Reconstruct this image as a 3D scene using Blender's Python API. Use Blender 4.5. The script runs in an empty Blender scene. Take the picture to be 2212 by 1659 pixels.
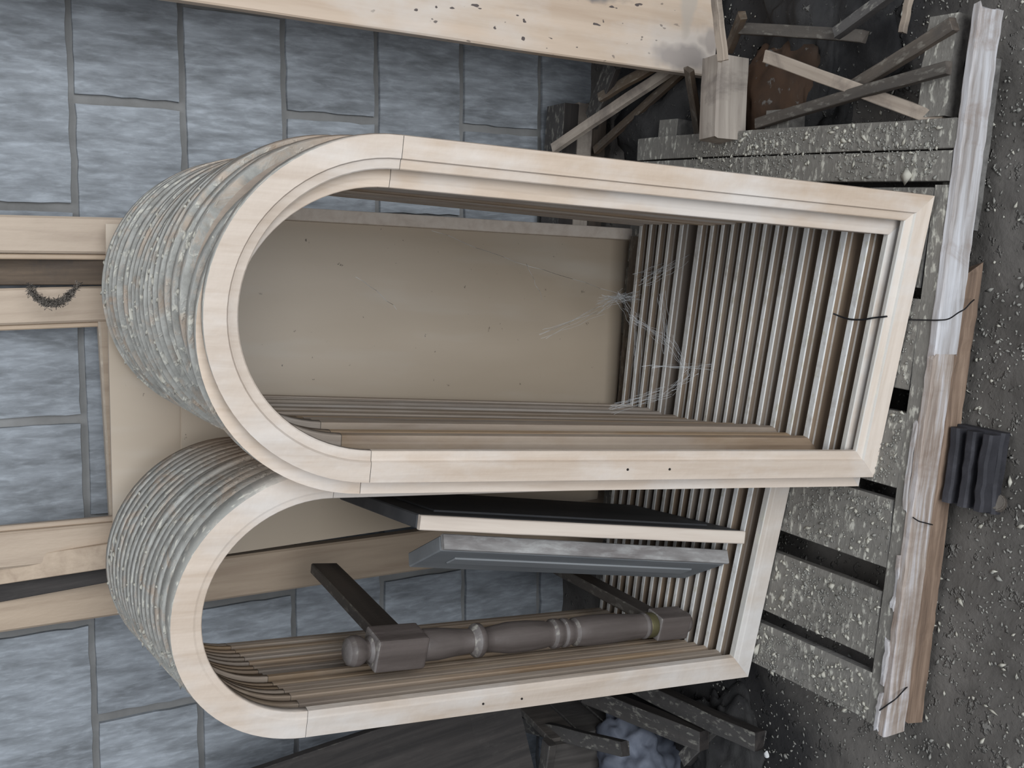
import bpy, bmesh, math, random
from math import sin, cos, tan, pi, radians, atan2, sqrt
from mathutils import Vector, Matrix, noise, Euler

random.seed(7)
scn = bpy.context.scene
C = scn.collection

# ------------------------------------------------------------------ camera
F_PX, CU, CV, CAM_H = 2400.0, 829.0, 1106.0, 1.5
PITCH, ROLL = radians(30.5), radians(0.64)
_f = Vector((0, cos(PITCH), -sin(PITCH)))
_r0 = Vector((1, 0, 0)); _u0 = _r0.cross(_f)
_r = _r0 * cos(ROLL) + _u0 * sin(ROLL)
_u = -_r0 * sin(ROLL) + _u0 * cos(ROLL)
CAM = Vector((0, 0, CAM_H))
cd = bpy.data.cameras.new('camera')
co = bpy.data.objects.new('camera', cd); C.objects.link(co)
cd.sensor_fit = 'HORIZONTAL'; cd.sensor_width = 36.0; cd.lens = F_PX / 2212.0 * 36.0
cd.clip_start = 0.02
# the phone was held sideways: picture-right is the world's down
co.matrix_world = Matrix(((-_u.x, _r.x, -_f.x, 0), (-_u.y, _r.y, -_f.y, 0), (-_u.z, _r.z, -_f.z, CAM_H), (0, 0, 0, 1)))
scn.camera = co

# ------------------------------------------------------------------ world and light
w = bpy.data.worlds.new('World'); scn.world = w; w.use_nodes = True
w.node_tree.nodes['Background'].inputs[0].default_value = (0.78, 0.86, 1.0, 1)
w.node_tree.nodes['Background'].inputs[1].default_value = 0.28

def area(name, loc, target, sx, sy, energy, col):
    l = bpy.data.lights.new(name, 'AREA'); l.shape = 'RECTANGLE'; l.size = sx; l.size_y = sy
    l.energy = energy; l.color = col
    o = bpy.data.objects.new(name, l); C.objects.link(o)
    d = Vector(target) - Vector(loc)
    o.location = loc; o.rotation_euler = d.to_track_quat('-Z', 'Y').to_euler()
    return o
# daylight through the workshop's wide doorway behind and to the right of the photographer
area('doorway_daylight', (0.35, -2.5, 1.65), (0.05, 1.7, 0.6), 3.0, 2.2, 160, (0.93, 0.97, 1.0))
area('overhead_fill', (0.2, 0.5, 3.4), (0.0, 1.5, 0.5), 1.8, 1.2, 26, (0.95, 0.98, 1.0))  # unseen overhead fill, added to brighten the sill tops and arched heads

scn.view_settings.view_transform = 'Standard'
scn.view_settings.look = 'None'
scn.view_settings.gamma = 1.0
scn.view_settings.use_curve_mapping = False
scn.view_settings.exposure = 0.0

# ------------------------------------------------------------------ survey helpers (photo point -> place in the room)
def ray(x, y):
    u, v = 1659.0 - y, x
    return _r * ((u - CU) / F_PX) - _u * ((v - CV) / F_PX) + _f
def atz(x, y, z):
    d = ray(x, y); t = (z - CAM_H) / d.z
    return CAM + d * t
def aty(x, y, depth):
    d = ray(x, y); t = depth / d.y
    return CAM + d * t

# ------------------------------------------------------------------ object helpers
def link(o): C.objects.link(o); return o
def tag(o, label=None, cat=None, group=None, kind=None):
    if label: o['label'] = label
    if cat: o['category'] = cat
    if group: o['group'] = group
    if kind: o['kind'] = kind
    return o
def empty(name, loc=(0, 0, 0), rot=(0, 0, 0)):
    o = bpy.data.objects.new(name, None); o.empty_display_size = 0.05
    o.location = loc; o.rotation_euler = rot
    return link(o)
def mobj(name, me, mat=None, parent=None):
    o = bpy.data.objects.new(name, me)
    if mat and not me.materials: me.materials.append(mat)
    if parent: o.parent = parent
    return link(o)
def mesh(name, verts, faces, smooth=False):
    me = bpy.data.meshes.new(name); me.from_pydata([tuple(v) for v in verts], [], faces); me.validate()
    if smooth:
        for p in me.polygons: p.use_smooth = True
    me.update(); return me
def bmmesh(name, bm, smooth=False):
    bmesh.ops.recalc_face_normals(bm, faces=bm.faces)
    me = bpy.data.meshes.new(name); bm.to_mesh(me); bm.free()
    if smooth:
        for p in me.polygons: p.use_smooth = True
    return me

def plank_mesh(name, L, W, T, seg=6, wob=0.0015, bev=0.0012, seed=0, ragged=0.0, taper=0.0):
    """sawn stick along +X from 0..L, width W on Y, thickness T on Z (centred); rounded arrises, slightly bowed, rough ends"""
    rnd = random.Random(seed)
    prof = []
    hw, ht = W / 2, T / 2; b = min(bev, hw * .4, ht * .4)
    for (sx, sy) in ((1, 1), (-1, 1), (-1, -1), (1, -1)):
        a = (sx * hw, sy * (ht - b)); c = (sx * (hw - b), sy * ht)
        prof += [a, c] if sx * sy > 0 else [c, a]
    vs, fs = [], []
    n = len(prof)
    by, bz = rnd.uniform(-1, 1) * wob * 1.3, rnd.uniform(-1, 1) * wob * 1.3
    for i in range(seg + 1):
        t = i / seg
        oy = by * sin(pi * t) + rnd.uniform(-wob, wob) * .4; oz = bz * sin(pi * t) + rnd.uniform(-wob, wob) * .4
        k = 1 - taper * t
        for (py, pz) in prof:
            xx = t * L
            if ragged and i in (0, seg): xx += rnd.uniform(-ragged, ragged)
            vs.append((xx, py * k + oy + rnd.uniform(-wob, wob) * .25, pz * k + oz + rnd.uniform(-wob, wob) * .25))
    for i in range(seg):
        for j in range(n):
            a = i * n + j; b2 = i * n + (j + 1) % n
            fs.append((a, b2, b2 + n, a + n))
    fs.append(tuple(range(n - 1, -1, -1))); fs.append(tuple(range(seg * n, seg * n + n)))
    bm = bmesh.new(); me0 = mesh(name, vs, fs); bm.from_mesh(me0); bpy.data.meshes.remove(me0)
    return bmmesh(name, bm)

def orient(p0, p1, up=(0, 0, 1)):
    x = (Vector(p1) - Vector(p0)).normalized(); z = Vector(up)
    y = z.cross(x)
    if y.length < 1e-4: y = Vector((0, 1, 0)).cross(x)
    y.normalize(); z = x.cross(y)
    return Matrix(((x.x, y.x, z.x, p0[0]), (x.y, y.y, z.y, p0[1]), (x.z, y.z, z.z, p0[2]), (0, 0, 0, 1)))

_seed = [100]
def stick(name, p0, p1, W, T, mat, parent=None, up=(0, 0, 1), **kw):
    p0, p1 = Vector(p0), Vector(p1); _seed[0] += 1
    me = plank_mesh(name, (p1 - p0).length, W, T, seed=_seed[0], **kw)
    o = mobj(name, me, mat, parent); o.matrix_basis = orient(p0, p1, up)
    return o

def tube(name, pts, r, mat, sides=6, parent=None):
    pts = [Vector(p) for p in pts]; vs, fs = [], []
    for i, p in enumerate(pts):
        d = (pts[min(i + 1, len(pts) - 1)] - pts[max(i - 1, 0)]).normalized()
        a = d.cross(Vector((0, 0, 1)));
        if a.length < 1e-3: a = d.cross(Vector((0, 1, 0)))
        a.normalize(); b = d.cross(a)
        for k in range(sides):
            t = 2 * pi * k / sides; vs.append(p + a * (cos(t) * r) + b * (sin(t) * r))
    for i in range(len(pts) - 1):
        for k in range(sides):
            fs.append((i * sides + k, i * sides + (k + 1) % sides, (i + 1) * sides + (k + 1) % sides, (i + 1) * sides + k))
    fs.append(tuple(range(sides - 1, -1, -1))); fs.append(tuple(range((len(pts) - 1) * sides, len(pts) * sides)))
    return mobj(name, mesh(name, vs, fs, True), mat, parent)
def smooth_path(pts, n=6):
    pts = [Vector(p) for p in pts]; out = []
    for i in range(len(pts) - 1):
        p0 = pts[max(i - 1, 0)]; p1 = pts[i]; p2 = pts[i + 1]; p3 = pts[min(i + 2, len(pts) - 1)]
        for k in range(n):
            t = k / n
            out.append(0.5 * ((2 * p1) + (p2 - p0) * t + (2 * p0 - 5 * p1 + 4 * p2 - p3) * t * t + (3 * p1 - p0 - 3 * p2 + p3) * t ** 3))
    out.append(pts[-1]); return out

# ------------------------------------------------------------------ materials
def newmat(name):
    m = bpy.data.materials.new(name); m.use_nodes = True
    nt = m.node_tree; b = nt.nodes['Principled BSDF']
    return m, nt, b
def N(nt, t, **kw):
    n = nt.nodes.new(t)
    for k, v in kw.items(): setattr(n, k, v)
    return n
def ramp(nt, src, stops):
    r = N(nt, 'ShaderNodeValToRGB'); e = r.color_ramp.elements
    while len(e) < len(stops): e.new(0.5)
    for i, (p, c) in enumerate(stops):
        e[i].position = p; e[i].color = (*c, 1) if len(c) == 3 else c
    nt.links.new(src, r.inputs[0]); return r.outputs[0]
def noisetex(nt, vec, scale, detail=4, rough=.55, dist=0.0):
    n = N(nt, 'ShaderNodeTexNoise'); n.inputs['Scale'].default_value = scale; n.inputs['Detail'].default_value = detail
    n.inputs['Roughness'].default_value = rough; n.inputs['Distortion'].default_value = dist
    nt.links.new(vec, n.inputs['Vector']); return n.outputs[0]
def mapping(nt, vec, scale, loc=(0, 0, 0)):
    m = N(nt, 'ShaderNodeMapping'); m.inputs['Scale'].default_value = scale; m.inputs['Location'].default_value = loc
    nt.links.new(vec, m.inputs['Vector']); return m.outputs[0]
def mixc(nt, fac, a, b, mode='MIX'):
    m = N(nt, 'ShaderNodeMix'); m.data_type = 'RGBA'; m.blend_type = mode
    for sock, val in ((m.inputs[0], fac), (m.inputs[6], a), (m.inputs[7], b)):
        if hasattr(val, 'links') or hasattr(val, 'is_linked'): nt.links.new(val, sock)
        elif isinstance(val, (int, float)): sock.default_value = val
        else: sock.default_value = (*val, 1)
    return m.outputs[2]
def math_(nt, op, a, b=None):
    m = N(nt, 'ShaderNodeMath'); m.operation = op
    for sock, val in ((m.inputs[0], a), (m.inputs[1], b)):
        if val is None: continue
        if isinstance(val, (int, float)): sock.default_value = val
        else: nt.links.new(val, sock)
    return m.outputs[0]
def bump(nt, b, h, strength=.3, dist=.002):
    n = N(nt, 'ShaderNodeBump'); n.inputs['Strength'].default_value = strength; n.inputs['Distance'].default_value = dist
    nt.links.new(h, n.inputs['Height']); nt.links.new(n.outputs[0], b.inputs['Normal'])

def wood(name, light, mid, dark, axis='Z', rough=.6, dust=0.0, dustcol=(.36, .35, .31), powder=0.0, stain=0.0, staincol=(.05, .045, .045), grain=1.0, vary=.12, spec=.3, bmp=.25):
    m, nt, b = newmat(name)
    tc = N(nt, 'ShaderNodeTexCoord'); oi = N(nt, 'ShaderNodeObjectInfo')
    add = N(nt, 'ShaderNodeVectorMath'); add.operation = 'ADD'
    comb = N(nt, 'ShaderNodeCombineXYZ')
    r10 = math_(nt, 'MULTIPLY', oi.outputs['Random'], 13.7)
    for i in range(3): nt.links.new(r10, comb.inputs[i])
    nt.links.new(tc.outputs['Object'], add.inputs[0]); nt.links.new(comb.outputs[0], add.inputs[1])
    vec = add.outputs[0]
    sc = {'X': (4, 60, 60), 'Y': (60, 4, 60), 'Z': (60, 60, 4)}[axis]
    g = noisetex(nt, mapping(nt, vec, sc), 1.0 * grain, 5, .6, .4)
    col = ramp(nt, g, [(.3, dark), (.5, mid), (.68, light)])
    blot = noisetex(nt, mapping(nt, vec, (1, 1, .6)), 9, 3, .5)
    col = mixc(nt, math_(nt, 'MULTIPLY', blot, .45), col, mid)
    # board-to-board tone
    hv = N(nt, 'ShaderNodeHueSaturation'); nt.links.new(col, hv.inputs['Color'])
    v1 = math_(nt, 'ADD', math_(nt, 'MULTIPLY', oi.outputs['Random'], vary * 2), 1 - vary)
    nt.links.new(v1, hv.inputs['Value'])
    s1 = math_(nt, 'ADD', math_(nt, 'MULTIPLY', math_(nt, 'FRACT', math_(nt, 'MULTIPLY', oi.outputs['Random'], 7.13)), vary * 3), 1 - vary * 1.5)
    nt.links.new(s1, hv.inputs['Saturation'])
    col = hv.outputs[0]
    if stain:
        st = noisetex(nt, mapping(nt, vec, (1.6, 1.6, .8)), 7, 6, .65, .5)
        col = mixc(nt, math_(nt, 'MULTIPLY', ramp(nt, st, [(.5, (0, 0, 0)), (.66, (1, 1, 1))]), stain), col, staincol)
    if powder:
        pw = noisetex(nt, mapping(nt, vec, (1, 1, .5)), 6.5, 5, .6)
        col = mixc(nt, math_(nt, 'MULTIPLY', ramp(nt, pw, [(.47, (0, 0, 0)), (.64, (1, 1, 1))]), powder), col, (.72, .71, .70))
    rr = rough
    if dust:
        ge = N(nt, 'ShaderNodeNewGeometry'); sx = N(nt, 'ShaderNodeSeparateXYZ'); nt.links.new(ge.outputs['True Normal'], sx.inputs[0])
        up = ramp(nt, sx.outputs['Z'], [(.22, (0, 0, 0)), (.62, (1, 1, 1))])
        dn = noisetex(nt, vec, 24, 5, .7)
        cov = ramp(nt, dn, [(.28, (.55, .55, .55)), (.48, (1, 1, 1))])
        clump = noisetex(nt, mapping(nt, vec, (1, 2.2, 1)), 46, 3, .6)
        dc = mixc(nt, ramp(nt, clump, [(.55, (0, 0, 0)), (.68, (1, 1, 1))]), dustcol, (.66, .64, .56))
        fac = math_(nt, 'MULTIPLY', math_(nt, 'MULTIPLY', up, cov), dust)
        col = mixc(nt, fac, col, dc)
        hh = math_(nt, 'ADD', math_(nt, 'MULTIPLY', clump, 1.4), math_(nt, 'MULTIPLY', g, .4))
    else:
        hh = g
    nt.links.new(col, b.inputs['Base Color']); b.inputs['Roughness'].default_value = rr
    b.inputs['Specular IOR Level'].default_value = spec
    bump(nt, b, hh, bmp, .0025)
    return m

def mottled(name, cols, scale, rough=.85, stretch=(1, 1, 1), specks=None, bmp=.4, bdist=.004, spec=.2, vary=0.0, metallic=0.0):
    m, nt, b = newmat(name)
    tc = N(nt, 'ShaderNodeTexCoord'); oi = N(nt, 'ShaderNodeObjectInfo')
    add = N(nt, 'ShaderNodeVectorMath'); add.operation = 'ADD'; comb = N(nt, 'ShaderNodeCombineXYZ')
    r10 = math_(nt, 'MULTIPLY', oi.outputs['Random'], 9.3)
    for i in range(3): nt.links.new(r10, comb.inputs[i])
    nt.links.new(tc.outputs['Object'], add.inputs[0]); nt.links.new(comb.outputs[0], add.inputs[1]); vec = add.outputs[0]
    n1 = noisetex(nt, mapping(nt, vec, stretch), scale, 8, .62, .3)
    k = len(cols)
    col = ramp(nt, n1, [(.30 + .4 * i / (k - 1), c) for i, c in enumerate(cols)])
    n2 = noisetex(nt, mapping(nt, vec, tuple(s * .35 for s in stretch)), scale, 3, .5)
    col = mixc(nt, .5, col, ramp(nt, n2, [(.3, cols[0]), (.7, cols[-1])]))
    if vary:
        hv = N(nt, 'ShaderNodeHueSaturation'); nt.links.new(col, hv.inputs['Color'])
        nt.links.new(math_(nt, 'ADD', math_(nt, 'MULTIPLY', oi.outputs['Random'], vary * 2), 1 - vary), hv.inputs['Value']); col = hv.outputs[0]
    h = n1
    if specks:
        for (sc, lo, hi, c) in specks:
            n3 = noisetex(nt, vec, sc, 3, .6)
            f = ramp(nt, n3, [(lo, (0, 0, 0)), (hi, (1, 1, 1))])
            col = mixc(nt, f, col, c); h = math_(nt, 'ADD', h, math_(nt, 'MULTIPLY', f, .8))
    nt.links.new(col, b.inputs['Base Color']); b.inputs['Roughness'].default_value = rough
    b.inputs['Specular IOR Level'].default_value = spec; b.inputs['Metallic'].default_value = metallic
    bump(nt, b, h, bmp, bdist)
    return m

def plain(name, col, rough=.7, spec=.3):
    return mottled(name, [tuple(c * .8 for c in col), col, tuple(min(1, c * 1.15) for c in col)], 40, rough, bmp=.15, bdist=.001, spec=spec)

M = {}
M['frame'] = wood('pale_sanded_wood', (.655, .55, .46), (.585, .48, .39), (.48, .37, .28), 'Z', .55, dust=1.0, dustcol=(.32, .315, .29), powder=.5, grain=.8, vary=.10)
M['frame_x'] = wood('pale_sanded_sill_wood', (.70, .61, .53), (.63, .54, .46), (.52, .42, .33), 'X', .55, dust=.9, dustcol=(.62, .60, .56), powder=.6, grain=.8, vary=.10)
M['frame_in'] = wood('shaded_inner_frame_wood', (.43, .335, .25), (.355, .27, .20), (.26, .19, .14), 'Z', .6, dust=1.0, dustcol=(.30, .295, .27), powder=.15, grain=.8, vary=.22)  # browner inner wood, its colour also darkened for shade inside the stack
M['sill_in'] = wood('shaded_inner_sill_wood', (.27, .215, .165), (.22, .17, .13), (.16, .12, .09), 'X', .65, dust=1.0, dustcol=(.76, .755, .74), grain=.8, vary=.15)  # shade between the sills put into a darker wood colour
def rim_mat():
    m, nt, b = newmat('dust_covered_rim')
    tc = N(nt, 'ShaderNodeTexCoord'); ge = N(nt, 'ShaderNodeNewGeometry'); oi = N(nt, 'ShaderNodeObjectInfo')
    pos = ge.outputs['Position']
    sx = N(nt, 'ShaderNodeSeparateXYZ'); nt.links.new(tc.outputs['Object'], sx.inputs[0])
    zr = ramp(nt, sx.outputs['Z'], [(.885, (.12, .12, .12)), (.965, (1, 1, 1))])
    cov = ramp(nt, noisetex(nt, mapping(nt, pos, (1, .6, 1)), 22, 5, .65, .6), [(.34, (.25, .25, .25)), (.50, (1, 1, 1))])
    wd = ramp(nt, noisetex(nt, mapping(nt, pos, (6, 60, 6)), 1.0, 3, .5), [(.35, (.36, .27, .20)), (.65, (.56, .45, .36))])
    gr = ramp(nt, noisetex(nt, pos, 38, 5, .65), [(.32, (.27, .265, .245)), (.5, (.37, .365, .34)), (.66, (.46, .455, .425))])
    cl = ramp(nt, noisetex(nt, mapping(nt, pos, (1, 1.6, 1)), 44, 3, .6, .4), [(.56, (0, 0, 0)), (.66, (1, 1, 1))])
    dc = mixc(nt, math_(nt, 'MULTIPLY', cl, .85), gr, (.64, .62, .545))
    col = mixc(nt, math_(nt, 'MULTIPLY', zr, cov), wd, dc)
    nt.links.new(col, b.inputs['Base Color']); b.inputs['Roughness'].default_value = .95; b.inputs['Specular IOR Level'].default_value = .1
    bump(nt, b, math_(nt, 'ADD', cl, math_(nt, 'MULTIPLY', cov, .6)), .45, .004)
    return m
M['rim'] = rim_mat()
M['rebate_shade'] = wood('shaded_brown_rebate', (.20, .155, .12), (.155, .12, .092), (.10, .075, .056), 'Z', .75, grain=.8, vary=.15)  # brown wood with the recess shade mixed into its colour
M['door'] = wood('pale_door_wood', (.52, .41, .31), (.46, .36, .27), (.36, .27, .20), 'Z', .5, grain=.7, vary=.06, dust=.3)
M['board_big'] = wood('pine_board', (.62, .49, .38), (.56, .44, .335), (.47, .35, .255), 'Z', .55, powder=.4, grain=.6, vary=.03)
def add_stains(m):
    nt = m.node_tree; b = nt.nodes['Principled BSDF']; src = b.inputs['Base Color'].links[0].from_socket
    tc = N(nt, 'ShaderNodeTexCoord'); vec = tc.outputs['Object']
    wob = N(nt, 'ShaderNodeTexNoise'); wob.inputs['Scale'].default_value = 26; nt.links.new(vec, wob.inputs['Vector'])
    mixv = N(nt, 'ShaderNodeVectorMath'); mixv.operation = 'MULTIPLY_ADD'; mixv.inputs[1].default_value = (.05, .05, .05)
    nt.links.new(wob.outputs['Color'], mixv.inputs[0]); nt.links.new(vec, mixv.inputs[2])
    def blob(cx, cz, rx, rz, lo, hi):
        mp = mapping(nt, mixv.outputs[0], (1 / rx, 0, 1 / rz), (-(cx + .025) / rx, 0, -(cz + .025) / rz))
        ln = N(nt, 'ShaderNodeVectorMath'); ln.operation = 'LENGTH'; nt.links.new(mp, ln.inputs[0])
        return ramp(nt, ln.outputs['Value'], [(lo, (1, 1, 1)), (hi, (0, 0, 0))])
    col = src
    for (cx, cz, rx, rz, c, k) in ((.030, .075, .030, .075, (.36, .315, .29), .85), (.075, .012, .030, .030, (.36, .31, .28), .8), (.135, .075, .075, .022, (.47, .41, .35), .8),
                                   (.16, .27, .034, .20, (.07, .075, .09), .9), (.125, .33, .02, .15, (.12, .12, .13), .75)):
        n = noisetex(nt, mapping(nt, vec, (50, 1, 14)), 1.0, 5, .7)
        f = math_(nt, 'MULTIPLY', blob(cx, cz, rx, rz, .55, 1.0), k)
        if c[0] < .2: f = math_(nt, 'MULTIPLY', f, ramp(nt, n, [(.42, (0, 0, 0)), (.56, (1, 1, 1))]))
        col = mixc(nt, f, col, c)
    sp = noisetex(nt, mapping(nt, vec, (1, 1, .55)), 95, 1, .4)
    f = math_(nt, 'MULTIPLY', ramp(nt, sp, [(.715, (0, 0, 0)), (.74, (1, 1, 1))]), blob(.09, .42, .13, .40, .6, 1.0))
    col = mixc(nt, f, col, (.10, .08, .075))
    nt.links.new(col, b.inputs['Base Color'])
add_stains(M['board_big'])
M['hardboard'] = mottled('smooth_hardboard', [(.43, .345, .26), (.50, .41, .315), (.57, .48, .385)], 2.2, .42, (1.6, 1, .35), specks=[(60, .70, .74, (.12, .10, .08))], bmp=.05, bdist=.002, spec=.45)
def add_streaks(m):
    nt = m.node_tree; b = nt.nodes['Principled BSDF']; src = b.inputs['Base Color'].links[0].from_socket
    tc = N(nt, 'ShaderNodeTexCoord')
    n = noisetex(nt, mapping(nt, tc.outputs['Object'], (13, 1, 2.4)), 1.0, 3, .5)
    col = mixc(nt, math_(nt, 'MULTIPLY', ramp(nt, n, [(.52, (0, 0, 0)), (.72, (1, 1, 1))]), .55), src, (.60, .555, .49))
    n = noisetex(nt, mapping(nt, tc.outputs['Object'], (4, 1, 1.2)), 1.0, 2, .5)
    col = mixc(nt, math_(nt, 'MULTIPLY', ramp(nt, n, [(.40, (1, 1, 1)), (.60, (0, 0, 0))]), .45), col, (.36, .28, .195))
    nt.links.new(col, b.inputs['Base Color'])
add_streaks(M['hardboard'])
M['edge'] = wood('pale_sawn_edge', (.74, .66, .58), (.68, .59, .51), (.56, .47, .40), 'Z', .6, grain=.7, vary=.05)
M['darkpanel'] = mottled('dark_dusty_veneer', [(.045, .048, .055), (.075, .078, .085), (.13, .13, .135)], 14, .6, (1, 1, .25), bmp=.2)
M['greypanel'] = mottled('grey_dusty_paint', [(.13, .14, .15), (.20, .21, .22), (.30, .31, .32)], 12, .6, (1, 1, .25), bmp=.2)
M['dustyedge'] = mottled('dusty_worn_edge', [(.16, .145, .14), (.26, .24, .235), (.52, .52, .51)], 30, .8, (3, 3, .8), bmp=.4)
M['turned'] = wood('dusty_brown_hardwood', (.135, .112, .104), (.105, .087, .08), (.065, .052, .047), 'Z', .5, dust=.5, dustcol=(.24, .225, .22), grain=.6, vary=.05)
M['turned_dark'] = wood('dark_brown_rail_wood', (.075, .06, .052), (.055, .045, .04), (.03, .025, .022), 'X', .5, dust=.25, dustcol=(.2, .19, .17), grain=.6, vary=.05)
M['brass'] = mottled('old_brass_sleeve', [(.10, .09, .045), (.16, .14, .07), (.2, .18, .1)], 30, .45, metallic=.5)
M['block'] = mottled('concrete_block', [(.16, .17, .18), (.265, .283, .305), (.46, .495, .54)], 12, .9, (9.0, 1, 2.0), bmp=.4, bdist=.003, vary=.08)
M['mortar'] = mottled('brown_grey_mortar', [(.18, .178, .173), (.255, .252, .247), (.335, .335, .333)], 12, .95, bmp=.4, bdist=.002)
M['dirt'] = mottled('dusty_dirt_floor', [(.045, .041, .037), (.115, .105, .096), (.20, .185, .17)], 8, .95, specks=[(45, .60, .74, (.20, .19, .175)), (110, .68, .76, (.30, .29, .265))], bmp=.8, bdist=.012)
def add_shade_patches(m):  # paints the shade of the dark hollows, with dark debris, into the dirt
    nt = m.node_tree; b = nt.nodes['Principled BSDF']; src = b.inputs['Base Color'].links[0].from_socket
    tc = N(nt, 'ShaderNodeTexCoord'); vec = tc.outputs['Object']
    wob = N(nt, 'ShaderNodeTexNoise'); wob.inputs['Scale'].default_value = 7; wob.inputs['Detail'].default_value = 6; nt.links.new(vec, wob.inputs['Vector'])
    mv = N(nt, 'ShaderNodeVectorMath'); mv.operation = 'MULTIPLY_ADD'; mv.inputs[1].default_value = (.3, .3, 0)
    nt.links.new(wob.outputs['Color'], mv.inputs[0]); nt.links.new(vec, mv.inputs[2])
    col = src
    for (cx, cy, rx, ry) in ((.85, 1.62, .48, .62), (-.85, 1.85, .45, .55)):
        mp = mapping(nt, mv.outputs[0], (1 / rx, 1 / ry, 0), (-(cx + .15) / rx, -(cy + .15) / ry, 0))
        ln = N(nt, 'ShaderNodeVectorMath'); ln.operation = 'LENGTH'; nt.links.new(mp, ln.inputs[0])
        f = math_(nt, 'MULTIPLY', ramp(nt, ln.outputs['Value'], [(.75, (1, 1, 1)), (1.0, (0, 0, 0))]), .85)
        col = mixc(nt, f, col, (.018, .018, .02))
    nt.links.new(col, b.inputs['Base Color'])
M['shaded_dirt'] = mottled('shaded_dark_debris', [(.012, .012, .013), (.03, .029, .03), (.065, .063, .062)], 12, .95, specks=[(60, .63, .72, (.16, .155, .145))], bmp=.8, bdist=.01)  # dark dirt for the heaps, shade of the hollows included in its colour
add_shade_patches(M['dirt'])
M['slat'] = wood('grimy_pallet_slat', (.22, .208, .195), (.15, .142, .132), (.08, .075, .07), 'Y', .9, dust=.8, dustcol=(.225, .212, .19), stain=.7, grain=.8, vary=.2, spec=.1, bmp=.5)
M['beam_top'] = wood('weathered_grey_beam', (.66, .66, .69), (.46, .44, .44), (.22, .18, .155), 'X', .8, grain=1.3, vary=.06, stain=.75, staincol=(.24, .17, .13), bmp=.6)
M['beam_mid'] = wood('streaked_brown_grey_beam', (.62, .61, .64), (.40, .34, .30), (.17, .115, .085), 'X', .8, grain=1.6, vary=.04, stain=.5, staincol=(.20, .135, .10), bmp=.6)
M['beam_low'] = wood('split_brown_beam', (.34, .25, .19), (.22, .155, .115), (.10, .07, .055), 'X', .8, grain=1.5, vary=.06, bmp=.6)
M['scrap'] = wood('brown_offcut', (.14, .105, .078), (.092, .07, .053), (.05, .037, .03), 'X', .8, grain=.8, vary=.25, stain=.5, dust=.18, dustcol=(.2, .19, .17))
M['scrap_pale'] = wood('pale_offcut', (.50, .43, .36), (.40, .34, .285), (.26, .21, .17), 'X', .75, grain=.8, vary=.12, stain=.6, staincol=(.12, .10, .09))
M['scrap_dark'] = wood('dark_offcut', (.06, .052, .048), (.04, .035, .033), (.02, .018, .018), 'X', .85, grain=.8, vary=.2, dust=.3, dustcol=(.16, .155, .15))
M['bluegrey'] = mottled('blue_grey_plastic', [(.05, .055, .07), (.10, .11, .14), (.20, .22, .27)], 9, .6, bmp=.4, bdist=.006)
M['rubber'] = mottled('dusty_dark_rubber', [(.018, .018, .021), (.034, .033, .038), (.07, .068, .078)], 25, .7, bmp=.4)
M['cord'] = plain('black_cord', (.012, .012, .014), .6)
M['hole'] = plain('screw_hole_shadow', (.02, .017, .015), .9)
M['chips'] = mottled('cream_sawdust', [(.34, .32, .27), (.46, .44, .38), (.60, .58, .51)], 60, .95, bmp=.3)
M['greychips'] = mottled('grey_sawdust', [(.17, .165, .15), (.26, .25, .23), (.38, .37, .335)], 50, .95, bmp=.3)
M['crate'] = wood('dim_grey_crate_wood', (.10, .09, .083), (.07, .063, .058), (.035, .031, .029), 'Z', .85, grain=.8, vary=.2, stain=.4, dust=.2, dustcol=(.16, .155, .15))
M['rust'] = mottled('rusty_sheet', [(.03, .024, .02), (.075, .045, .03), (.11, .06, .035)], 16, .85, specks=[(50, .63, .7, (.15, .14, .13))])
M['web'] = plain('cobweb_silk', (.72, .74, .76), .8)
M['white'] = plain('white_chip', (.8, .8, .8), .7)

# ------------------------------------------------------------------ floor
def hgt(x, y):
    p = Vector((x * 3.1, y * 3.1, .3))
    h = .010 * noise.noise(p) + .006 * noise.noise(p * 3.3) + .0035 * noise.noise(p * 9.1) + .002 * noise.noise(p * 23)
    return h - .012
def make_floor():
    x0, x1, y0, y1, n = -2.6, 2.6, -1.5, 2.6, 230
    vs, fs = [], []
    m = int(n * (y1 - y0) / (x1 - x0))
    for j in range(m + 1):
        for i in range(n + 1):
            x = x0 + (x1 - x0) * i / n; y = y0 + (y1 - y0) * j / m
            vs.append((x, y, hgt(x, y)))
    for j in range(m):
        for i in range(n):
            a = j * (n + 1) + i; fs.append((a, a + 1, a + n + 2, a + n + 1))
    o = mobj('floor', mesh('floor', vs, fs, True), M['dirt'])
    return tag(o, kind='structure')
make_floor()

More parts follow.
